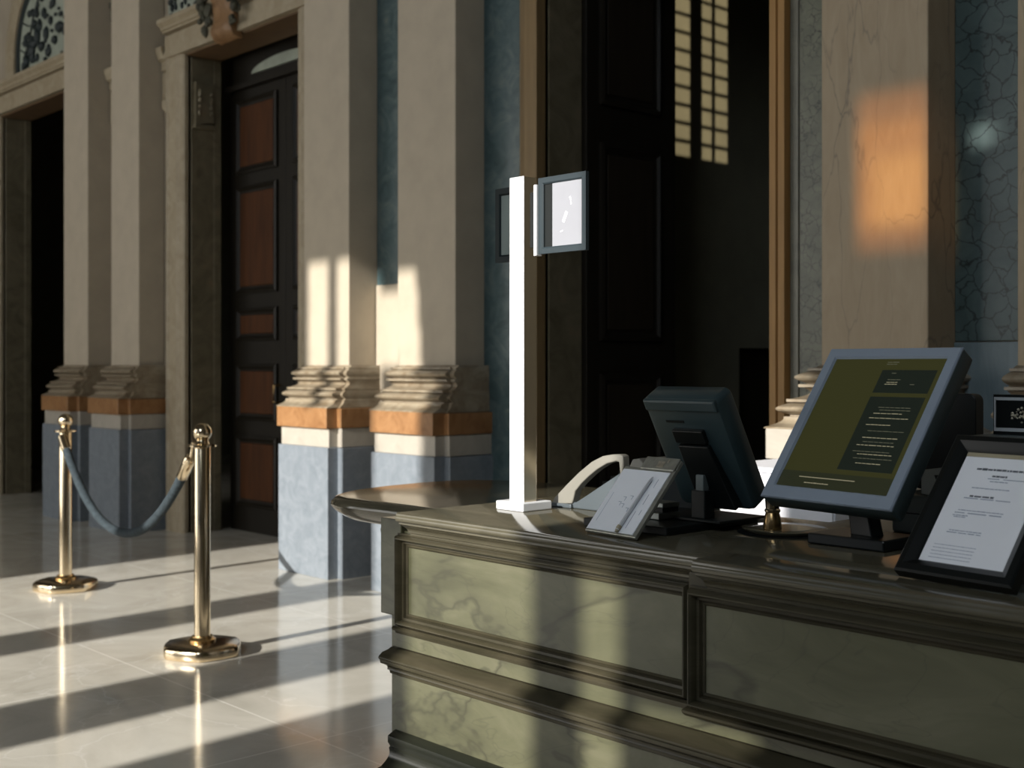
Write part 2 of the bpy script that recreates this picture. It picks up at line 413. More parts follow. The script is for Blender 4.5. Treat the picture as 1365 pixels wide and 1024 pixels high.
def pilaster(x0, x1, label, mat='plaster', group='paired wall pilasters', side=.2, slab='orange'):
    t = thing('pilaster', label, 'pilaster', ((x0 + x1) / 2, SH, 0), group=group)
    def put(name, bm, m, **kw):
        bmesh.ops.translate(bm, verts=bm.verts, vec=(-(x0 + x1) / 2, -SH, 0))
        return link(name, bm, m, t, **kw)
    YB = YW - .002
    bm = B(); box(bm, x0, x1, SH, YB, 1.28, 8.2); put('shaft', bm, mat, bevel=.006)
    bm = B(); rect_profile(bm, x0, x1, SH, YB, base_profile(), side)
    pr = [(o * .5, z) for o, z in base_profile()]
    rect_profile(bm, x0 + .04, x1 + .045, SH - .01, YB - .002, pr, .1)
    put('base_molding', bm, 'molding', smooth=35)
    bm = B(); e = (side - .2) * .19; box(bm, x0 - .02 - e, x1 + .035 + e, SH - .19, YB, .915, 1.04); box(bm, x1 + .03, x1 + .075 + e, SH - .11, YB, .918, 1.037); put('cap_slab', bm, slab, bevel=.004)
    bm = B(); box(bm, x0 - .004 - e, x1 + .025, SH - .165, YB, .80, .915); box(bm, x1 + .02, x1 + .068, SH - .10, YB, .80, .915); put('plinth_band', bm, 'band', bevel=.003)
    bm = B(); box(bm, x0 - .018 - e, x1 + .035, SH - .18, YB, 0, .80); box(bm, x1 + .03, x1 + .08, SH - .105, YB, 0, .797); put('plinth', bm, 'plinth', bevel=.004)
    return t
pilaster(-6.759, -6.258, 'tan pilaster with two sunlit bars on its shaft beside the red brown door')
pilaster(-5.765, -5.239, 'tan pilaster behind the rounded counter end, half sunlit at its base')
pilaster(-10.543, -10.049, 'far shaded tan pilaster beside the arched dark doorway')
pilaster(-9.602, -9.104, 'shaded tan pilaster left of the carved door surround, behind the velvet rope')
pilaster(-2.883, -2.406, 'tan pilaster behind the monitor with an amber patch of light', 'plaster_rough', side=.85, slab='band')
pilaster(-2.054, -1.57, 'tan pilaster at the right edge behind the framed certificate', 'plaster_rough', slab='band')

# marble facing between the pilasters
def trim(n, x0, x1, z0, z1, mat, label, d=.012):
    bm = B(); box(bm, x0, x1, YW - d, YW + .002, z0, z1)
    return struct('trim_%d' % n, bm, mat, label, 'wall panel', bevel=.002)
trim(1, -6.25, -5.77, .92, 8.2, 'blue_marble', 'blue marble strip between the two pilasters by the counter end')
trim(10, -6.25, -5.77, .92, 1.80, 'plaster', 'pale slab painting sunlight on the blue marble in the niche between the pilasters', .018)  # added pale slab, sunlight on the marble put into its colour
trim(2, -5.235, -4.90, 0, 8.2, 'blue_marble', 'blue marble strip between pilaster and middle doorway')
trim(3, -3.130, -2.885, 1.0, 8.2, 'crackle_fine', 'grey green crackled marble strip beside the amber lit pilaster')
trim(4, -3.18, -3.138, 0, 8.2, 'dado_stone', 'narrow green stone border right of the middle doorway')
trim(5, -2.404, -2.058, 1.395, 8.2, 'crackle', 'dark crackled marble panel between the two right pilasters')
trim(6, -2.404, -2.058, 0, 1.39, 'grey_dado', 'plain blue grey slab below the crackled marble panel', .02)

# ------------------------------------------------------------------ door surrounds
def blobs(bm, pts, r, n=1):
    for p in pts:
        rr = r * random.uniform(.7, 1.3)
        g = bmesh.ops.create_icosphere(bm, subdivisions=n, radius=rr)
        bmesh.ops.scale(bm, verts=g['verts'], vec=(random.uniform(.7, 1.4), .6, random.uniform(.7, 1.4)))
        bmesh.ops.translate(bm, verts=g['verts'], vec=p)
FRP = [(0, 0), (0, .05), (.03, .065), (.05, .05), (.17, .05), (.19, .062), (.215, .045), (.25, .045), (.27, .03), (.27, -.02)]
def surround(d, label, fw=.27):
    t = sroot('door_surround', label, 'door surround')
    x0, x1, zt = d
    bm = B()
    for side in (0, 1):
        xo, xi = (x0 - fw, x0) if side == 0 else (x1 + fw, x1)
        sgn = 1 if side == 0 else -1
        prof = [(xo + sgn * a * fw / .27, YW - h) for a, h in FRP]
        loft(bm, [[(x, y, 0) for x, y in prof], [(x, y, zt) for x, y in prof]], cap=False, closed=False)
    link('jamb_frame', bm, 'frame_stone', t, smooth=30)
    bm = B()
    # lintel fascia and cornice (profile in y,z along x)
    prof = [(YW, zt - .0), (YW - .07, zt), (YW - .07, zt + .05), (YW - .06, zt + .055), (YW - .06, zt + .17), (YW - .035, zt + .172), (YW - .035, zt + .192), (YW - .085, zt + .194), (YW - .085, zt + .21), (YW - .10, zt + .215), (YW - .10, zt + .235), (YW - .13, zt + .26), (YW - .13, zt + .29), (YW, zt + .30)]
    prism(bm, prof, x0 - fw, x1 + fw, 'X')
    link('lintel', bm, 'frame_stone', t, smooth=25)
    bm = B(); box(bm, x0, x1, YW - .02, YR, zt - .012, zt + .001); link('soffit', bm, 'soffit', t)
    bm = B()
    for xa, s in ((x0, 1), (x1, -1)):
        xx = sorted((xa - s * .001, xa + s * .015)); box(bm, xx[0], xx[1], YW + .02, YR - .06, 0, zt - .02)
        xx = sorted((xa - s * .001, xa + s * .025)); box(bm, xx[0], xx[1], YR - .06, YR, 0, zt - .02)
    link('reveal', bm, 'jamb_stone', t, bevel=.003)
    return t
SB = surround(DB, 'carved tan stone surround with a scroll keystone above the red brown door')
SA = surround(DA, 'tan stone surround of the arched dark doorway at the far end')
# scroll bracket on the reveal of door B
bm = B()
prism(bm, [(YW + .04, 3.17), (YW + .20, 3.19), (YW + .20, 3.50), (YW + .04, 3.50)], DB[0], DB[0] + .045, 'X')
blobs(bm, [(DB[0] + .05, YW + .07 + .10 * (i % 2), 3.26 + .05 * (i // 2)) for i in range(8)], .028)
box(bm, DB[0], DB[0] + .06, YW + .03, YW + .21, 3.14, 3.17)
link('carved_bracket', bm, 'jamb_stone', SB, smooth=50)
# keystone
bm = B()
cxk = -8.0
prof = [(YW - .05, 3.66), (YW - .12, 3.68), (YW - .15, 3.74), (YW - .12, 3.82), (YW - .13, 3.95), (YW - .20, 4.06), (YW - .20, 4.2), (YW - .05, 4.22)]
loft(bm, [[(x, y + (.02 if abs(x - cxk) > .12 else 0), z) for y, z in prof] for x in (cxk - .14, cxk - .10, cxk - .05, cxk, cxk + .05, cxk + .10, cxk + .14)])
link('keystone', bm, 'keystone', SB, smooth=50)
bm = B()
for s in (-1, 1): blobs(bm, [(cxk + s * random.uniform(.16, .27), YW - .12 - random.uniform(0, .05), random.uniform(3.72, 4.2)) for _ in range(34)], .034)
link('carved_foliage', bm, 'carve_dark', SB, smooth=60)
# frieze above the cornice of door B
bm = B(); box(bm, DB[0] - .27, DB[1] + .2, YW - .03, YW, 4.01, 4.7); link('frieze_panel', bm, 'lunette_glass', SB)
bm = B()
blobs(bm, [(random.uniform(-8.95, -8.3), YW - .035, random.uniform(4.03, 4.3)) for _ in range(44)], .026)
link('frieze_leaves', bm, 'leaf_blue', SB, smooth=60)
# cornice stubs beside the far pilasters
for n, (xa, xb) in enumerate(((-10.03, -9.62), (-9.09, -8.99))):
    bm = B()
    prism(bm, [(YW, 3.62), (YW - .04, 3.64), (YW - .04, 3.70), (YW - .07, 3.72), (YW - .09, 3.78), (YW - .09, 3.81), (YW, 3.82)], xa, xb, 'X')
    box(bm, xa, xb, YW - .03, YW, 3.35, 3.62)
    blobs(bm, [((xa + xb) / 2 + .02, YW - .03, 3.36)], .05)
    struct('trim_%d' % (7 + n), bm, 'frame_stone', ['small stone cornice between the far pilasters', 'small stone cornice stub beside the carved door surround'][n], 'cornice', smooth=30)
# carved dark swag in the niche between the far pilasters
bm = B(); blobs(bm, [(-9.98 + .36 * i / 14 + random.uniform(-.03, .03), YW - .04, 4.35 - .5 * i / 14) for i in range(15)], .06)
struct('trim_9', bm, 'carve_dark', 'dark carved swag high between the far pilasters', 'carving', smooth=60)

# lunette over door A
cx_, cz_, r_ = -11.45, 4.32, .62
lw = sroot('window_7', 'arched lunette window with dark leaf tracery over the far doorway', 'window')
def arch(r, z0=4.10, n=24):
    return [(cx_ - r, z0)] + [(cx_ + r * math.cos(PI - PI * i / n), cz_ + r * math.sin(PI - PI * i / n)) for i in range(n + 1)] + [(cx_ + r, z0)]
bm = B(); prism(bm, arch(r_), YW - .02, YW - .005); link('lunette_glass', bm, 'lunette_glass', lw)
bm = B()
for ra, rb, d, mi in ((r_ - .01, r_ + .07, .03, 0),):
    A_, B_ = arch(ra), arch(rb)
    loft(bm, [[(x, YW, z) for x, z in A_], [(x, YW - d, z) for x, z in A_], [(x, YW - d, z) for x, z in B_], [(x, YW, z) for x, z in B_]], cap=False, closed=False)
link('arch_rim', bm, 'leaf_blue', lw)
bm = B(); A_, B_ = arch(r_ + .07), arch(r_ + .32)
loft(bm, [[(x, YW, z) for x, z in A_], [(x, YW - .05, z) for x, z in A_], [(x, YW - .06, z) for x, z in arch(r_ + .18)], [(x, YW - .04, z) for x, z in B_], [(x, YW, z) for x, z in B_]], cap=False, closed=False)
link('archivolt', bm, 'frame_stone', lw, smooth=20)
bm = B()
stem = [(-12.0, 4.12), (-11.9, 4.3), (-11.8, 4.42), (-11.72, 4.6), (-11.6, 4.75), (-11.45, 4.9)]
tube(bm, [(x, YW - .03, z) for x, z in stem], .008, 6); tube(bm, [(-12.03, YW - .03, 4.36), (-11.85, YW - .03, 4.28), (-11.7, YW - .03, 4.2)], .007, 6); tube(bm, [(-12.0, YW - .03, 4.62), (-11.85, YW - .03, 4.56), (-11.6, YW - .03, 4.5)], .007, 6)
blobs(bm, [(-11.93, YW - .03, 4.19), (-11.86, YW - .03, 4.22), (-11.9, YW - .03, 4.40), (-11.82, YW - .03, 4.46), (-11.75, YW - .03, 4.30), (-11.70, YW - .03, 4.36), (-11.74, YW - .03, 4.24), (-11.68, YW - .03, 4.55), (-11.72, YW - .03, 4.66), (-11.62, YW - .03, 4.62), (-11.6, YW - .03, 4.42), (-11.55, YW - .03, 4.5), (-11.5, YW - .03, 4.3), (-11.4, YW - .03, 4.4), (-11.45, YW - .03, 4.6), (-11.3, YW - .03, 4.5), (-11.2, YW - .03, 4.3), (-11.5, YW - .03, 4.75), (-11.1, YW - .03, 4.4), (-11.35, YW - .03, 4.22), (-11.25, YW - .03, 4.65)], .055)
for (x, z) in [(random.uniform(-12.0, -10.95), random.uniform(4.12, 4.8)) for _ in range(60)]:
    if random.random() < min(1, (x + 12.1) * 1.6): blobs(bm, [(x, YW - .03, z)], .03, 1)
link('leaf_tracery', bm, 'leaf_blue', lw, smooth=60)

# door B: closed panelled leaves
def panel(bm, x0, x1, z0, z1, y):
    frame_sweep(bm, x0, x1, z0, z1, y, [(0, 0), (0, .02), (.02, .028), (.035, .012), (.05, .006), (.07, .006)])
db = sroot('door_1', 'closed dark door with red brown panels in the carved surround', 'door')
YD = 5.0
for xa, xb in ((-8.74, -7.93), (-7.925, -7.10)):
    bm = B(); box(bm, xa, xb, YD, YD + .05, 0, 3.46)
    lf = link('leaf', bm, 'wood_dark', db, bevel=.004)
    w0 = xa + .12; w1 = xb - .10
    for z0, z1 in ((2.80, 3.38), (1.86, 2.70), (1.49, 1.745), (.87, 1.31), (.2, .75)):
        bm = B(); panel(bm, w0, w1, z0, z1, YD); p = link('panel_molding', bm, 'wood_dark', db, smooth=25)
        bm = B(); box(bm, w0 + .055, w1 - .055, YD - .016, YD, z0 + .055, z1 - .055); link('panel', bm, 'wood_panel', db, bevel=.012)
bm = B(); box(bm, -8.74, -7.10, YD - .05, YD + .05, 3.46, 3.50); box(bm, -8.74, -7.10, YD, YD + .05, 3.50, 3.9); link('transom', bm, 'wood_dark', db)
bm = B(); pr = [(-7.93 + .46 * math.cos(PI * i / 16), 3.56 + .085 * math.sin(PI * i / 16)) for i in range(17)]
prism(bm, pr, YD - .02, YD - .001); link('pale_glimmer', bm, 'lunette_glass', db)  # pale shape stands in for a glimmer of light above the door
bm = B(); tube(bm, [(-8.0, YD - .005, 1.15), (-8.0, YD - .06, 1.15), (-8.0, YD - .06, 1.02), (-8.0, YD - .005, 1.02)], .012, 8); link('door_handle', bm, 'old_brass', db, smooth=40)

# door C: leaf folded back into the room
dc = sroot('door_2', 'dark panelled door leaf standing open in the middle doorway', 'door')
bm = B(); box(bm, -4.76, -4.71, YR + .01, 5.66, 0, 3.75); link('leaf', bm, 'wood_dark', dc, bevel=.004)
for z0, z1 in ((2.755, 3.6), (1.44, 2.54), (.25, 1.25)):
    bm = B(); panel(bm, 5.0, 5.51, z0, z1, 0); bmesh.ops.transform(bm, matrix=Matrix(((0, -1, 0, -4.71), (1, 0, 0, 0), (0, 0, 1, 0), (0, 0, 0, 1))), verts=bm.verts)
    link('panel_molding', bm, 'wood_dark', dc, smooth=25)
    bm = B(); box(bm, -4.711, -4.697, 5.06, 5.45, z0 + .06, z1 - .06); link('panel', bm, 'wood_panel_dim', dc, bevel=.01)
# surround of door C
sC = sroot('door_frame', 'tan and orange wood frame of the wide dark middle doorway', 'door frame')
def vpost(name, x0, x1, mat, prof):
    bm = B(); w = x1 - x0
    pts = [(x0 + a * w, YW - h) for a, h in prof]
    loft(bm, [[(x, y, 0) for x, y in pts], [(x, y, 5.2) for x, y in pts]], closed=False, cap=False)
    return link(name, bm, mat, sC, smooth=25)
vpost('left_post', -4.897, -4.75, 'wood_brown', [(0, 0), (0, .05), (.12, .06), (.25, .05), (.75, .05), (.85, .065), (1, .065), (1, -.1)])
vpost('right_post', -3.264, -3.185, 'wood_orange', [(0, -.27), (0, .05), (.42, .05), (.46, .035), (.54, .035), (.58, .05), (1, .05), (1, 0)])
bm = B(); box(bm, DC[0] - .001, DC[0] + .012, YW + .02, YR - .002, 0, 3.75); link('reveal', bm, 'jamb_stone', sC)
bm = B(); box(bm, DC[0], DC[1], YW - .06, YW + .0, 3.75, 3.95); link('lintel', bm, 'wood_orange', sC)

# ------------------------------------------------------------------ stanchions and rope
def stanchion(x, y, h, label, hookdir, rot):
    t = thing('stanchion_post', label, 'rope barrier post', (x, y, 0), group='brass rope barrier posts')
    # eight-sided rounded foot
    def foot(r, n=64):
        pts = []
        for i in range(n):
            a = 2 * PI * i / n + rot; k = 6
            aa = (a - rot) % (2 * PI / k) - PI / k
            rr = r * (.55 * math.cos(PI / k) / math.cos(aa) + .45) / (.55 + .45)
            pts.append((rr * math.cos(a), rr * math.sin(a)))
        return pts
    bm = B()
    loft(bm, [[(px_, py_, z) for px_, py_ in foot(r)] for r, z in ((.172, 0), (.180, .004), (.182, .012), (.182, .04), (.178, .046))])
    link('foot', bm, 'brass', t, smooth=40)
    bm = B()
    loft(bm, [[(px_, py_, z) for px_, py_ in foot(r)] for r, z in ((.177, .046), (.170, .052), (.09, .058), (.06, .062))])
    link('foot_plate', bm, 'bronze', t, smooth=40)
    bm = B(); lathe(bm, [(.058, .056), (.060, .062), (.060, .070), (.050, .076), (.046, .084)]); link('collar', bm, 'old_brass', t, smooth=40)
    bm = B(); lathe(bm, [(.036, .075), (.036, h - .11), (.034, h - .105)]); link('pole', bm, 'brass', t, smooth=40)
    bm = B(); lathe(bm, [(.037, h - .108), (.062, h - .106), (.062, h - .098), (.037, h - .096), (.030, h - .09), (.026, h - .078), (.030, h - .07)]); link('hook_ring', bm, 'brass', t, smooth=40)
    bm = B(); lathe(bm, [(.001, h - .08)] + [(.042 * math.sin(PI * i / 16), h - .042 - .042 * math.cos(PI * i / 16)) for i in range(2, 16)] + [(.001, h)]); link('ball_finial', bm, 'brass', t, smooth=60)
    return t
S1 = (-7.02, 2.94, 0); S2 = (-5.02, 2.73, 0)
stanchion(S1[0], S1[1], 1.02, 'farther brass barrier post holding the left end of the rope', 1, .2)
stanchion(S2[0], S2[1], 1.04, 'nearer brass barrier post holding the right end of the rope', -1, .5)
rp = thing('barrier_rope', 'sagging blue grey velvet rope hung between the two brass posts', 'rope', (-6.0, 2.85, 0))
P0 = Vector((-6.965, 2.90, .885)); P1 = Vector((-5.13, 2.73, .875))
def cat(t):
    p = P0.lerp(P1, t); s = 4 * t * (1 - t); q = t
    sag = .44 * (1 - abs(2 * t - 1) ** 2.1)
    return Vector((p.x, p.y, p.z - sag))
bm = B(); tube(bm, [cat(i / 48) - Vector((-6.0, 2.85, 0)) for i in range(49)], .023, 14); rope = link('velvet_cord', bm, 'rope', rp, smooth=60)
for t0, t1, nm in ((-.002, .04, 'end_sleeve'), (.945, 1.002, 'end_sleeve')):
    bm = B(); a, b_ = cat(t0), cat(t1); off = Vector((-6.0, 2.85, 0))
    tube(bm, [a - off, a.lerp(b_, .05) - off, a.lerp(b_, .95) - off, b_ - off], [.022, .027, .027, .022], 16); link(nm, bm, 'brass', rp, smooth=40)
for P, S, h in ((P0, S1, .918), (P1, S2, .938)):
    bm = B(); off = Vector((-6.0, 2.85, 0)); c = Vector((S[0], S[1], h)); d = (P - c); d.z = 0; d.normalize()
    tube(bm, [P - off, P + Vector((0, 0, .03)) - off - d * .01, c + d * .085 + Vector((0, 0, .014)) - off, c + d * .06 + Vector((0, 0, .008)) - off, c + d * .045 + Vector((0, 0, .0)) - off], .007, 8)
    link('hook', bm, 'brass', rp, smooth=50)

# ------------------------------------------------------------------ reception desk
dk = thing('reception_desk', 'dark green brown stone reception desk with olive marble panels', 'reception desk', (-2.2, 2.1, 0))
def dput(name, bm, m, **kw):
    bmesh.ops.translate(bm, verts=bm.verts, vec=(2.2, -2.1, 0))
    return link(name, bm, m, dk, **kw)
YF = 2.10; XB = -2.78; XE = .7; YBK = 3.0
SIDE = .0
def dring(x0, yf, o, xe=XE, yb=YBK): return [(x0 - o * SIDE, yb), (x0 - o * SIDE, yf - o), (xe, yf - o), (xe, yb)]
def dprof(bm, x0, yf, prof, xe=XE, yb=YBK): loft(bm, [[(x, y, z) for x, y in dring(x0, yf, o, xe, yb)] for o, z in prof])
bm = B(); dprof(bm, XB, YF, [(0, .0), (0, .84)], XE, 2.68); box(bm, -2.815, -2.72, YF - .012, YBK - .05, .60, .87); box(bm, -1.74, XE, 2.67, 3.0, 0, .84); box(bm, -2.815, -2.62, 2.67, 2.95, 0, .80); dput('carcass', bm, 'desk_panel', bevel=.003)
# section that steps forward on the right
XS = -1.675; Y2 = 2.055
bm = B(); box(bm, XS, XE, Y2, YF + .05, .552, .86); dput('forward_section', bm, 'desk', bevel=.003)
# stepped foot
bm = B(); dprof(bm, -2.752, YF, [(.15, 0), (.15, .085), (.145, .092), (.13, .095)] + arc(.125, .10, .085, .15, .018) + [(.08, .155), (.08, .185), (.06, .19)] + arc(.055, .192, .03, .235, -.012) + [(.026, .24), (.034, .252), (.034, .27), (.014, .28), (0, .284)])
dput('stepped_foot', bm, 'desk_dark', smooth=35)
# waist molding
bm = B(); dprof(bm, XB + .012, YF, [(0, .436), (.014, .438), (.016, .446), (.022, .449)] + arc(.024, .450, .044, .470, -.009) + [(.048, .472), (.05, .480)] + arc(.05, .481, .048, .496, .006) + [(.042, .501), (.02, .506), (.012, .510), (.0, .512)])
dput('waist_molding', bm, 'desk', smooth=35)
# lower marble facing
bm = B(); box(bm, XB + .03, XE, YF - .006, YF + .01, .27, .434); dput('lower_panel', bm, 'desk_panel')
bm = B(); box(bm, XB + .03, XE, YF - .006, YF + .01, .514, .572); dput('middle_panel', bm, 'desk_panel')
# framed panels
FP = [(0, -.002), (0, .012), (.004, .014), (.007, .026)] + [(.007 + .012 * i / 5, .026 + .008 * math.sin(PI * i / 5)) for i in range(1, 6)] + [(.021, .014), (.027, .013), (.029, .006), (.034, .009), (.038, .006), (.040, -.002)]
bm = B(); frame_sweep(bm, -2.735, XS - .012, .574, .834, YF, FP); dput('panel_frame', bm, 'desk', smooth=28)
bm = B(); box(bm, -2.700, XS - .048, YF - .004, YF + .01, .611, .797); dput('front_panel', bm, 'desk_panel')
bm = B(); frame_sweep(bm, XS + .012, -.1, .574, .834, Y2, FP); dput('panel_frame', bm, 'desk', smooth=28)
bm = B(); box(bm, XS + .048, -.136, Y2 - .004, Y2 + .01, .611, .797); dput('front_panel', bm, 'desk_panel')
# rail below the panels
bm = B(); prism(bm, [(YF, .552), (YF - .012, .554), (YF - .014, .560), (YF - .024, .564), (YF - .026, .570), (YF - .02, .575), (YF, .577)], XB + .035, XE, 'X'); dput('panel_rail', bm, 'desk', smooth=30)
bm = B(); prism(bm, [(Y2, .552), (Y2 - .012, .556), (Y2 - .022, .564), (Y2 - .024, .570), (Y2, .576)], XS, XE, 'X'); dput('panel_rail', bm, 'desk', smooth=30)
# top with molded edge
ep = [(.0, .832), (.016, .833), (.018, .839), (.022, .841)] + arc(.024, .842, .054, .866, -.007, 7) + [(.057, .868), (.057, .873), (.064, .875)] + arc(.067, .877, .067, .893, .003) + [(.066, .897), (.06, .900)]
bm = B(); dprof(bm, -2.672, YF, ep, XE, 2.72); box(bm, -1.76, XE, 2.71, YBK + .03, .845, .8998); dput('desk_top', bm, 'desk_top', smooth=35)
bm = B(); dprof(bm, XS + .06, Y2 + .005, [(o * 1.0, z - .002) for o, z in ep[:-1]] + [(.062, .897), (.05, .9004)], XE, 2.12); dput('desk_top', bm, 'desk_top', smooth=35)
# rounded counter end slipping under the top
pl = [(-2.62, 2.215), (-2.95, 2.197), (-3.08, 2.188), (-3.17, 2.188), (-3.25, 2.215), (-3.32, 2.275), (-3.38, 2.38), (-3.42, 2.53), (-3.435, 2.70), (-3.425, 2.82), (-3.38, 2.92), (-3.29, 2.99), (-3.15, 3.04), (-2.9, 3.05), (-2.62, 3.05)]
def shrink(k):
    out = []
    for i, (x, y) in enumerate(pl):
        if i in (0, len(pl) - 1):
            out.append((x, y + (k if i == 0 else -k))); continue
        a, b_ = Vector(pl[i - 1]), Vector(pl[i + 1]); t = (b_ - a).normalized(); n = Vector((t.y, -t.x))
        out.append((x + n.x * k, y + n.y * k))
    return out
bm = B(); loft(bm, [[(x, y, z) for x, y in shrink(k)] for k, z in ((.10, .806), (.07, .812), (.045, .822), (.02, .838), (.006, .852), (0, .862), (.002, .872), (.012, .882), (.03, .887), (.04, .888))])
dput('rounded_counter_end', bm, 'desk_top', smooth=40)
bm = B(); prism(bm, [(-2.875, .83), (-2.87, .805), (-2.84, .79), (-2.74, .785), (-2.74, .83)], 2.13, 2.95); dput('bracket', bm, 'desk', bevel=.003)

# ------------------------------------------------------------------ things on the desk
ZT = .9005
# sign post
sp = thing('sign_post', 'pale square metal sign post standing on the desk corner', 'sign post', (-2.483, 2.335, ZT))
bm = B(); box(bm, -.065, .045, -.048, .062, 0, .024); link('foot', bm, 'white_metal', sp, bevel=.003)
bm = B(); box(bm, -.030, .026, -.026, .022, .024, .918); link('pole', bm, 'steel', sp, bevel=.0015)
bm = B(); box(bm, -.0305, .0265, -.0275, -.0255, .024, .918); link('front_face', bm, 'white_metal', sp)
def sign(loc, w, h, label, name, fm, pm, paper, b=.028):
    t = thing(name, label, 'sign', loc, group=None)
    bm = B(); frame_sweep(bm, 0, w, 0, h, 0, [(0, -.006), (0, .006), (b - .004, .006), (b, .003), (b, -.004)]); link('frame', bm, fm, t, smooth=25)
    bm = B(); box(bm, .004, w - .004, .0, .005, .004, h - .004); link('back_plate', bm, 'black', t)
    bm = B(); box(bm, paper[0], paper[1], -.0015, .0005, paper[2], paper[3]); link('card', bm, pm, t)
    return t
sg = sign((-2.398, 2.312, 1.600), .178, .205, 'white sign card in a steel blue frame, right arm of the sign post', 'sign_holder', 'sign_blue', 'sign_card', (.050, .160, .017, .188), .018)
bm = B(); box(bm, -.012, -.001, -.012, .010, -.004, .188); link('hinge_strip', bm, 'white_metal', sg, bevel=.001)
bm = B(); box(bm, -.034, -.010, -.004, .008, .02, .17); link('mount_arm', bm, 'black', sg)
bm = B()
for (x, z, a, l, w_) in ((.098, .093, 1.1, .03, .010), (.118, .14, 2.0, .012, .005), (.12, .128, 1.7, .008, .004), (.085, .056, .2, .01, .003)):
    box(bm, -l / 2, l / 2, -.0022, -.0014, -w_ / 2, w_ / 2, mtx=Matrix.Translation((x, 0, z)) @ Matrix.Rotation(-a, 4, 'Y'))
link('card_mark', bm, 'white_metal', sg, bevel=.002)
s2 = sign((-2.632, 2.366, 1.594), .105, .211, 'shade toned card in a dark frame, left arm of the sign post', 'sign_holder', 'frame_teal', 'paper_shade', (.020, .086, .021, .190), .020)
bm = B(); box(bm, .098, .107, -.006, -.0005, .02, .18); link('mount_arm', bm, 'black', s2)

# telephone
PY = 2.453
tel = thing('desk_telephone', 'warm grey desk telephone with an arched handset, behind the clipboard', 'telephone', (-2.35, PY, ZT))
def tz(pts): return [(x + 2.35, z - .9005) for x, z in pts]
bm = B(); prism(bm, tz([(-2.485, .9005), (-2.485, .909), (-2.40, .919), (-2.37, .935), (-2.24, 1.008), (-2.20, 1.028), (-2.13, 1.030), (-2.12, .9005)]), .0, .17)
link('body', bm, 'phone_blue', tel, bevel=.004)
bm = B(); prism(bm, tz([(-2.205, 1.022), (-2.19, 1.05), (-2.165, 1.054), (-2.145, 1.036), (-2.13, 1.02)]), .0, .15); link('cradle_back', bm, 'phone', tel, bevel=.003)
outer = [(-2.494, .906), (-2.482, .925), (-2.43, .968), (-2.385, 1.003), (-2.335, 1.036), (-2.295, 1.053), (-2.262, 1.059), (-2.232, 1.061), (-2.221, 1.058), (-2.219, 1.035)]
inner = [(-2.41, .914), (-2.404, .930), (-2.398, .950), (-2.375, .972), (-2.345, .995), (-2.315, 1.015), (-2.28, 1.033), (-2.245, 1.042), (-2.233, 1.040), (-2.226, .985)]
bm = B()
poly_o, poly_i = tz(outer), tz(inner)
rings = []
for (ox, oz), (ix, iz) in zip(poly_o, poly_i):
    rings.append([(ox, -.004, oz), (ox, .022, oz), (ix, .022, iz), (ix, -.006, iz)])
loft(bm, rings); link('handset', bm, 'phone', tel, bevel=.003, smooth=40)
bm = B(); box(bm, tz([(-2.492, 0)])[0][0], tz([(-2.41, 0)])[0][0], -.010, .03, .0, .012); link('mouthpiece_lip', bm, 'phone_blue', tel, bevel=.003)
bm = B()
for r in range(4):
    for c_ in range(3):
        x = -.02 + r * .03; z = .058 + r * .0168
        box(bm, x, x + .018, .075 + c_ * .026, .075 + c_ * .026 + .018, z - .004, z + .006 + .01)
kp = link('keypad', bm, 'black', tel, bevel=.002)

def tilted(name, label, cat, loc, yaw, tilt, group=None):
    """local frame: x along the bottom edge, z up the slope, -y towards the viewer"""
    return thing(name, label, cat, loc, (0, 0, 0), group), Matrix.Rotation(math.radians(yaw), 4, 'Z') @ Matrix.Rotation(-math.radians(tilt), 4, 'X')
def tput(name, bm, m, t, mtx, **kw):
    bmesh.ops.transform(bm, matrix=mtx, verts=bm.verts); return link(name, bm, m, t, **kw)
def scribble(bm, x0, z, w, h, y, words=8, gap=.3):
    """a row of illegible little word strokes"""
    x = x0
    ws = [random.uniform(.5, 1.4) for _ in range(words)]; tot = sum(ws) * (1 + gap)
    for q in ws:
        L = q / tot * w * (1 + gap) / (1 + gap); box(bm, x, x + L, y - .0004, y + .0003, z - h / 2 + random.uniform(-.1, .1) * h, z + h / 2 + random.uniform(-.15, .15) * h)
        x += L + gap * w / tot * .6

# clipboard
cb, mt = tilted('clipboard', 'clipboard with white sheet and grey clip plate leaning on the desk edge', 'clipboard', (-2.038, 2.113, ZT + .0075), -4.9, 42.1)
bm = B(); box(bm, 0, .173, .0, .010, 0, .197); box(bm, .055, .173, 0, .010, .197, .226); tput('board', bm, 'clip_plate', cb, mt, bevel=.002)
bm = B(); box(bm, .004, .162, -.002, .0005, .006, .187); sheet_ = tput('sheet', bm, 'paper', cb, mt)
bm = B(); box(bm, .060, .172, -.006, -.0002, .190, .228); clip_ = tput('clip', bm, 'clip_plate', cb, mt, bevel=.004)
bm = B(); box(bm, .11, .132, -.0068, -.006, .198, .215); box(bm, .138, .142, -.0068, -.006, .212, .222); tput('clip_mark', bm, 'pewter', clip_, mt)
strokes = [[(.02, .03, .0008, .085)]]
for (x, z) in ((.055, .09), (.062, .105), (.068, .085), (.082, .11), (.09, .075)): strokes.append([(x, z, .010, .0012), (x + .009, z - .01, .0014, .0112)])
for (x, z0, z1) in ((.138, .14, .165), (.137, .09, .12), (.144, .06, .075), (.128, .02, .07)): strokes.append([(x, z0, .0012, z1 - z0)])
for st in strokes:
    bm = B()
    for (x, z, w_, h_) in st: box(bm, x, x + w_, -.0024, -.0019, z, z + h_)
    tput('pencil_stroke', bm, 'ink_pale', sheet_, mt)
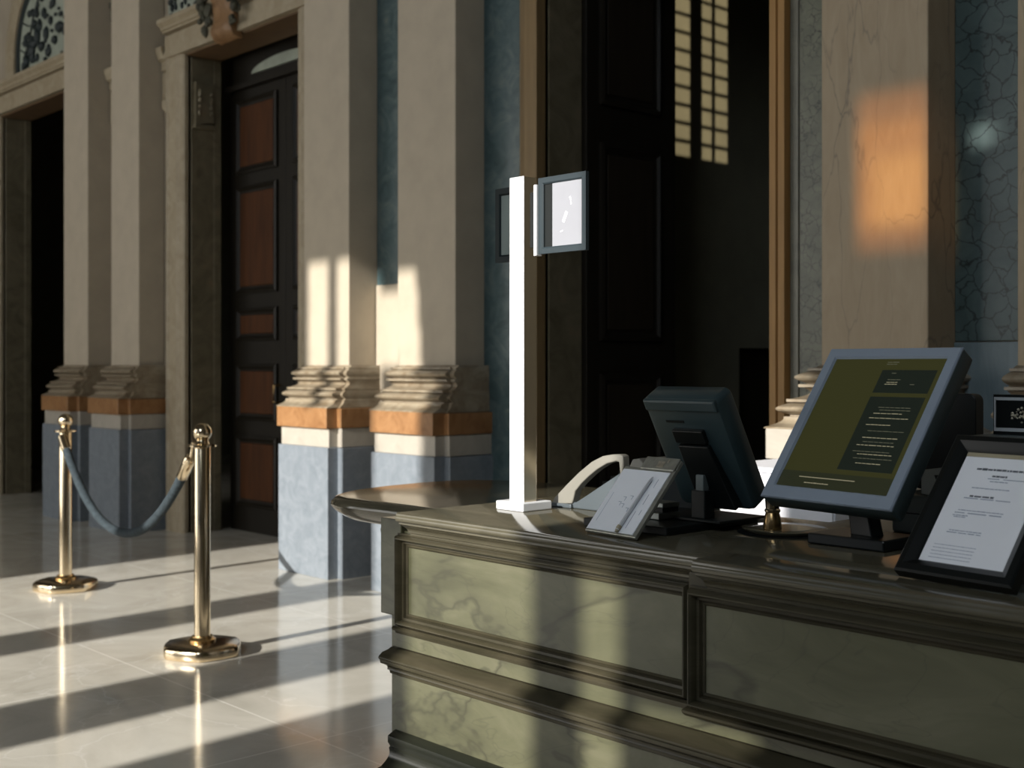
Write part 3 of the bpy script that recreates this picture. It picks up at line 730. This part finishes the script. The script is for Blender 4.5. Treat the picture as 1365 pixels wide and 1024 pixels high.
bm = B(); tube(bm, [(.09, .068, .058), (.09, .084, -.002)], .004, 8); link('prop_leg', bm, 'black', cb)
# pen on the sheet
pen, _ = tilted('pen', 'slim silver pen lying along the right side of the clipboard sheet', 'pen', (-2.038, 2.113, ZT + .0075), 0, 0)
bm = B(); tube(bm, [(.112, -.0065, .010), (.1125, -.0065, .02), (.117, -.0065, .10), (.120, -.0065, .158), (.121, -.0065, .168)], [.0055, .0048, .0044, .0038, .001], 10); tput('barrel', bm, 'silver', pen, mt, smooth=40)
bm = B(); tube(bm, [(.1115, -.0065, .004), (.1121, -.0065, .014), (.1125, -.0065, .022)], [.003, .0060, .0056], 10); tput('cap', bm, 'frame_tan', pen, mt, smooth=40)

# till display seen from behind
lm, mt = tilted('till_display', 'dark teal till display turned away, leaning over its stand', 'monitor', (-2.02, 2.45, .945), 0, -29.7)
W_, H_ = .230, .3145
def rrect(x0, x1, z0, z1, r, n=4):
    out = []
    for cx0, cz0, a0 in ((x1 - r, z0 + r, -PI / 2), (x1 - r, z1 - r, 0), (x0 + r, z1 - r, PI / 2), (x0 + r, z0 + r, PI)):
        for i in range(n + 1):
            a = a0 + PI / 2 * i / n; out.append((cx0 + r * math.cos(a), cz0 + r * math.sin(a)))
    return out
bm = B(); loft(bm, [[(x, y, z) for x, z in rrect(k, W_ - k, k, H_ - k, .016)] for y, k in ((.001, .012), (.004, .004), (.012, .0), (.060, .0), (.066, .004))])
tput('housing', bm, 'teal_dark', lm, mt, smooth=35)
bm = B(); box(bm, .012, W_ - .012, .066, .068, .012, H_ - .012); tput('screen_glass', bm, 'scr_dark', lm, mt)
bm = B(); box(bm, .004, W_ - .004, -.004, .012, H_ - .035, H_ - .002); tput('top_ridge', bm, 'teal_dark', lm, mt, bevel=.006)
bm = B(); box(bm, .07, .165, -.012, .002, .195, .232); tput('port_cover', bm, 'black_gloss', lm, mt, bevel=.003)
bm = B(); loft(bm, [[(.075, -.014, .190), (.168, -.014, .190), (.168, .0, .190), (.075, .0, .190)], [(.09, -.03, .02), (.20, -.03, .02), (.20, .0, .02), (.09, .0, .02)]]); tput('mount_plate', bm, 'black_gloss', lm, mt, bevel=.003)
bm = B(); box(bm, .055, .110, -.001, .0005, .248, .254); tput('maker_mark', bm, 'black', lm, mt)
bm = B(); box(bm, .100, .143, -.085, -.045, -.019, .050); link('hinge_post', bm, 'black', lm, bevel=.003)
bm = B(); box(bm, .108, .135, -.050, .02, .03, .045); link('hinge_arm', bm, 'black', lm, bevel=.002)
bm = B(); box(bm, .112, .136, -.082, -.060, .048, .088); link('hinge_lever', bm, 'grey_box', lm, bevel=.002)
bm = B(); box(bm, .055, .20, -.10, .08, -.0245, -.018); link('stand_foot', bm, 'black', lm, bevel=.002)
# flat black drawer slab it stands on
sl = thing('cash_tray', 'flat black tray under the dark till display', 'tray', (-2.0, 2.37, ZT))
bm = B(); box(bm, -.14, .13, -.155, .20, 0, .019); link('body', bm, 'black', sl, bevel=.002)
bm = B(); box(bm, .13, .1305, -.14, .18, .008, .011); link('seam', bm, 'black_gloss', sl)
# grey card reader bars left of the hinge
cr = thing('card_reader', 'low grey metal card reader between clipboard and till display', 'card reader', (-2.08, 2.36, ZT + .0195))
bm = B(); box(bm, -.05, .105, -.05, .03, 0, .016); link('lower_bar', bm, 'grey_metal', cr, bevel=.002)
bm = B(); box(bm, -.045, .10, -.03, .03, .016, .028); link('slot', bm, 'black', cr, bevel=.001)
bm = B(); box(bm, -.05, .105, -.035, .03, .028, .040); link('upper_bar', bm, 'grey_metal', cr, bevel=.002)

# bell on its round tray
by = thing('round_tray', 'round dark tray under the small brass bell', 'tray', (-1.72, 2.47, ZT))
bm = B(); lathe(bm, [(.110, 0), (.112, .001), (.110, .002)], n=48); link('mat', bm, 'black', by, smooth=30)
bm = B(); lathe(bm, [(.07, .002), (.092, .003), (.099, .008), (.101, .011), (.099, .012), (.06, .0122)], n=48); link('plate', bm, 'bronze_dark' if 'bronze_dark' in M else 'desk_top', by, smooth=30)
bl = thing('desk_bell', 'small brass bell with a knob on the round dark tray', 'bell', (-1.716, 2.415, ZT + .0124))
bm = B(); lathe(bm, [(.021, 0), (.0225, .004), (.019, .03), (.0165, .038), (.016, .040)], n=28); link('base', bm, 'old_brass', bl, smooth=35)
bm = B(); lathe(bm, [(.016, .040), (.0185, .043), (.0185, .047), (.0160, .050), (.0175, .075), (.0185, .078), (.0165, .080), (.010, .081)], n=28); link('cup', bm, 'brass', bl, smooth=35)
bm = B(); lathe(bm, [(.004, .081), (.004, .086), (.008, .088), (.009, .093), (.006, .098), (.001, .099)], n=20); link('knob', bm, 'old_brass', bl, smooth=50)

# big monitor
mo, mt = tilted('monitor', 'large tilted monitor with steel blue bezel and olive screen', 'monitor', (-1.687, 2.327, 1.0), -7.6, 35.8)
W_, H_ = .364, .418
bm = B(); loft(bm, [[(x, y, z) for x, z in rrect(k, W_ - k, k, H_ - k, .008)] for y, k in ((.002, .001), (.006, .0), (.040, .0), (.046, .004))]); tput('housing', bm, 'bezel_side', mo, mt, smooth=35)
bz = .030
bm = B(); loft(bm, [[(a, y, b_) for a, b_ in ((d, d * .6 + e), (W_ - d, d * .6 + e), (W_ - d, H_ - d), (d, H_ - d))] for d, e, y in ((.001, 0, .003), (.001, 0, -.001), (.004, 0, -.004), (.026, .016, -.004), (.030, .018, .001), (.034, .022, .001))], cap=False); tput('bezel', bm, 'bezel', mo, mt, smooth=25)
sx0, sx1, sz0, sz1 = .029, W_ - .029, .032, H_ - .029
def scr(u, v): return sx0 + u * (sx1 - sx0), sz1 - v * (sz1 - sz0)
def srect(bm, u0, u1, v0, v1, y):
    a, b_ = scr(u0, v1); c_, d_ = scr(u1, v0); box(bm, a, c_, y - .0003, y, b_, d_)
bm = B(); srect(bm, 0, 1, 0, 1, .0012); so = tput('screen', bm, 'scr_olive', mo, mt)
bm = B(); srect(bm, .485, .96, .09, .265, .0006); srect(bm, .485, .96, .295, .84, .0006); tput('screen_window', bm, 'scr_dark', so, mt)
bm = B(); srect(bm, 0, 1, .875, 1, .0006); tput('task_bar', bm, 'scr_band', so, mt)
bm = B()
for v, u0, u1, n in ((.42, .58, .86, 5), (.455, .56, .93, 8), (.505, .56, .80, 6), (.60, .58, .92, 7), (.655, .56, .90, 8), (.72, .60, .93, 8), (.785, .62, .86, 6), (.185, .57, .68, 3), (.20, .56, .68, 4)):
    bm = B(); x, z = scr(u0, v); scribble(bm, x, z, (u1 - u0) * (sx1 - sx0), .0016, .0001, n); tput('text_line', bm, 'scr_text', so, mt)
bm = B(); x, z = scr(.18, .915); box(bm, x, x + .155, -.0001, .0003, z - .001, z + .001); tput('text_line', bm, 'scr_text', so, mt)
bm = B(); x, z = scr(.25, .955); scribble(bm, x, z, .075, .0022, .0001, 8); tput('text_line', bm, 'scr_text', so, mt)
for v, u0, u1, n in ((.03, .5, .62, 2), (.045, .5, .60, 3), (.115, .58, .63, 1), (.165, .57, .70, 3), (.20, .78, .83, 1), (.375, .6, .9, 6), (.395, .62, .92, 7), (.55, .6, .95, 7), (.63, .6, .9, 6), (.75, .58, .95, 8), (.70, .55, .9, 8)):
    bm = B(); x, z = scr(u0, v); scribble(bm, x, z, (u1 - u0) * (sx1 - sx0), .0014, .0001, n); tput('text_line', bm, 'scr_dim', so, mt)
bm = B(); x0, x1 = .150, .215
loft(bm, [[(.155, .095, .10), (.225, .085, .10), (.235, .115, .10), (.165, .125, .10)], [(.170, .085, -.0), (.225, .078, -.0), (.235, .108, -.0), (.180, .115, -.0)], [(.185, .080, -.078), (.245, .070, -.078), (.255, .105, -.078), (.195, .115, -.078)]]); link('neck', bm, 'black', mo, bevel=.004)
bm = B(); box(bm, .105, .297, .03, .175, -.0992, -.075); link('foot', bm, 'black_gloss', mo, bevel=.004)

# certificate
ce, mt = tilted('certificate_frame', 'black framed white printed notice leaning back at the right end of the desk', 'picture frame', (-1.215, 2.103, ZT + .009), -7.0, 39.0)
W_, H_ = .243, .318
FR = [(0, -.012), (0, .010), (.004, .014), (.016, .016), (.024, .010), (.030, .006), (.034, .002), (.034, -.004)]
bm = B(); frame_sweep(bm, 0, W_, 0, H_, .0, FR); tput('frame', bm, 'black_gloss', ce, mt, smooth=30)
bm = B(); box(bm, .004, W_ - .004, .003, .012, .004, H_ - .004); tput('backing', bm, 'black', ce, mt)
bm = B(); box(bm, .034, W_ - .034, -.001, .001, H_ - .043, H_ - .034); tput('mat_slip', bm, 'frame_tan', ce, mt)
bm = B(); box(bm, .035, W_ - .035, -.0015, .003, .034, H_ - .044); paper_ = tput('notice_paper', bm, 'paper', ce, mt)
Y_ = -.0017; px0, pw = .035, W_ - .07; ph = H_ - .078
def row(v, u0, u1, h, n, m='ink_pale'):
    bm = B(); scribble(bm, px0 + u0 * pw, .034 + (1 - v) * ph, (u1 - u0) * pw, h, Y_, n); tput('text_line', bm, m, paper_, mt)
row(.115, .2, .98, .0042, 14, 'ink'); row(.175, .42, .62, .0038, 4, 'ink'); row(.375, .26, .58, .0036, 4, 'ink')
for v, u0, u1, n in ((.20, .38, .95, 2), (.225, .42, .66, 4), (.295, .24, .74, 9), (.395, .2, .85, 3), (.51, .2, .8, 10), (.535, .17, .8, 3), (.56, .16, .36, 4), (.575, .18, .34, 3), (.70, .2, .62, 8), (.72, .18, .64, 4)): row(v, u0, u1, .0017, n)
for k_ in range(5): row(.84 + .03 * k_, .10, .66, .0009, 12)
bm = B(); tube(bm, [(.12, .135, .16), (.12, .215, .004)], .006, 8); link('easel_leg', bm, 'black', ce)

# white cabinet beyond the desk
wb = thing('low_cabinet', 'low white sunlit cabinet behind the desk, between the two monitors', 'cabinet', (-2.32, 3.28, 0))
bm = B(); box(bm, -.22, .22, 0, .38, .06, .955); link('body', bm, 'paper_white', wb, bevel=.003)
bm = B(); box(bm, -.23, .23, -.012, .39, .955, .972); link('top', bm, 'paper_white', wb, bevel=.003)
bm = B(); box(bm, -.20, .20, .02, .36, 0, .06); link('plinth', bm, 'black', wb)
for xa, xb, hx in ((-.215, -.003, -.03), (.003, .215, .03)):
    bm = B(); box(bm, xa, xb, -.008, .0, .075, .945); d_ = link('door', bm, 'paper_white', wb, bevel=.002)
    bm = B(); box(bm, hx - .005, hx + .005, -.024, -.008, .6, .72); link('handle', bm, 'grey_metal', d_, bevel=.002)

# equipment at the back right of the desk
eq = thing('equipment_case', 'low dark grey case behind the big monitor', 'case', (-1.40, 2.73, ZT))
bm = B(); box(bm, -.16, .02, -.05, .20, 0, .092); link('body', bm, 'grey_box', eq, bevel=.005)
bm = B(); box(bm, -.15, .01, -.051, -.049, .046, .049); link('lid_seam', bm, 'black', eq)
bk = thing('black_panel_screen', 'black rounded panel standing on the low dark case, just right of the big monitor', 'screen', (-1.418, 2.84, ZT + .0925))
bm = B(); loft(bm, [[(x, y, z) for x, z in rrect(-.165 + k, .0 - k, 0 + k, .238 - k, .018)] for y, k in ((-.02, .002), (-.018, 0), (.018, 0), (.02, .002))]); link('panel', bm, 'black', bk, smooth=35)
bm = B(); box(bm, -.12, -.04, -.03, .035, 0, .01); link('foot', bm, 'black', bk, bevel=.002)
hb = thing('metal_holder', 'small light grey metal holder on the dark case, beside the certificate frame', 'holder', (-1.494, 2.70, ZT + .0925))
bm = B(); prism(bm, [(0, 0), (.085, 0), (.085, .072), (0, .058)], 0, .006); box(bm, 0, .085, .006, .05, 0, .006); link('bracket', bm, 'grey_metal', hb, bevel=.0015)
bm = B(); prism(bm, [(.034, .048), (.07, .051), (.07, .012), (.048, .014)], -.0012, .0005); link('window', bm, 'black', hb)
gb = thing('grey_cabinet', 'grey metal box behind the certificate frame', 'box', (-1.26, 2.76, ZT))
bm = B(); box(bm, -.10, .32, -.10, .20, 0, .240); link('body', bm, 'grey_box', gb, bevel=.006)
bm = B(); box(bm, -.098, .318, -.102, -.1, .20, .204); link('lid_seam', bm, 'black', gb)
cd = thing('display_card', 'dark display card with silver border and pale ornament on the grey box', 'card', (-1.334, 2.74, ZT + .2405))
bm = B(); box(bm, 0, .16, -.004, .008, 0, .092); box(bm, .0, .16, .008, .04, 0, .004); link('board', bm, 'black', cd, bevel=.001)
bm = B(); frame_sweep(bm, .003, .157, .010, .085, -.004, [(0, 0), (0, .002), (.004, .002), (.004, 0)]); box(bm, .003, .157, -.0062, -.004, .008, .016); box(bm, .003, .157, -.0062, -.004, .079, .086); link('silver_border', bm, 'silver', cd)
bm = B(); random.seed(3)
for i in range(46):
    a = random.uniform(0, 2 * PI); r = random.random()
    p = (.075 + math.cos(a) * r * .042 * (1 - .2 * abs(math.sin(a))), -.0055, .047 + math.sin(a) * r * .020)
    g = bmesh.ops.create_icosphere(bm, subdivisions=1, radius=random.uniform(.002, .0042)); bmesh.ops.translate(bm, verts=g['verts'], vec=p)
link('ornament', bm, 'pewter', cd, smooth=60)

# ------------------------------------------------------------------ light
w = bpy.data.worlds.new('sky'); sc.world = w; w.use_nodes = True
bg = w.node_tree.nodes['Background']; bg.inputs[0].default_value = (.75, .85, 1, 1); bg.inputs[1].default_value = .5
sun = bpy.data.lights.new('sun', 'SUN'); sun.energy = 7.8; sun.angle = math.radians(.55); sun.color = (1, .96, .89)
so_ = bpy.data.objects.new('sun', sun); C.objects.link(so_); so_.location = (0, -9, 7)
so_.rotation_euler = Vector((-SUN_K, 1, -SUN_T)).to_track_quat('-Z', 'Y').to_euler()
sp_ = bpy.data.lights.new('grid_spot', 'SPOT'); sp_.energy = 2500; sp_.spot_size = math.radians(24); sp_.spot_blend = .1; sp_.shadow_soft_size = .012; sp_.color = (1, .86, .62)  # added spot out of view, stands in for sun through the bars
so2 = bpy.data.objects.new('grid_spot', sp_); C.objects.link(so2); so2.location = GRID_SPOT
so2.rotation_euler = (Vector((-5.2, 6.5, 3.3)) - GRID_SPOT).to_track_quat('-Z', 'Y').to_euler()

# ------------------------------------------------------------------ camera
cam = bpy.data.cameras.new('camera'); co = bpy.data.objects.new('camera', cam); C.objects.link(co)
cam.sensor_width = 36; cam.sensor_fit = 'HORIZONTAL'; cam.lens = 1641 / 1365 * 36
cam.shift_y = -25 / 1365
co.location = (0, 0, 1.3); co.rotation_euler = (PI / 2, 0, math.radians(47.34))
cam.clip_start = .05; cam.clip_end = 100
cam.dof.use_dof = True; cam.dof.focus_distance = 3.0; cam.dof.aperture_fstop = 4.5
sc.camera = co
sc.view_settings.view_transform = 'Standard'; sc.view_settings.look = 'None'; sc.view_settings.gamma = 1; sc.view_settings.exposure = 0
sc.view_settings.use_curve_mapping = False
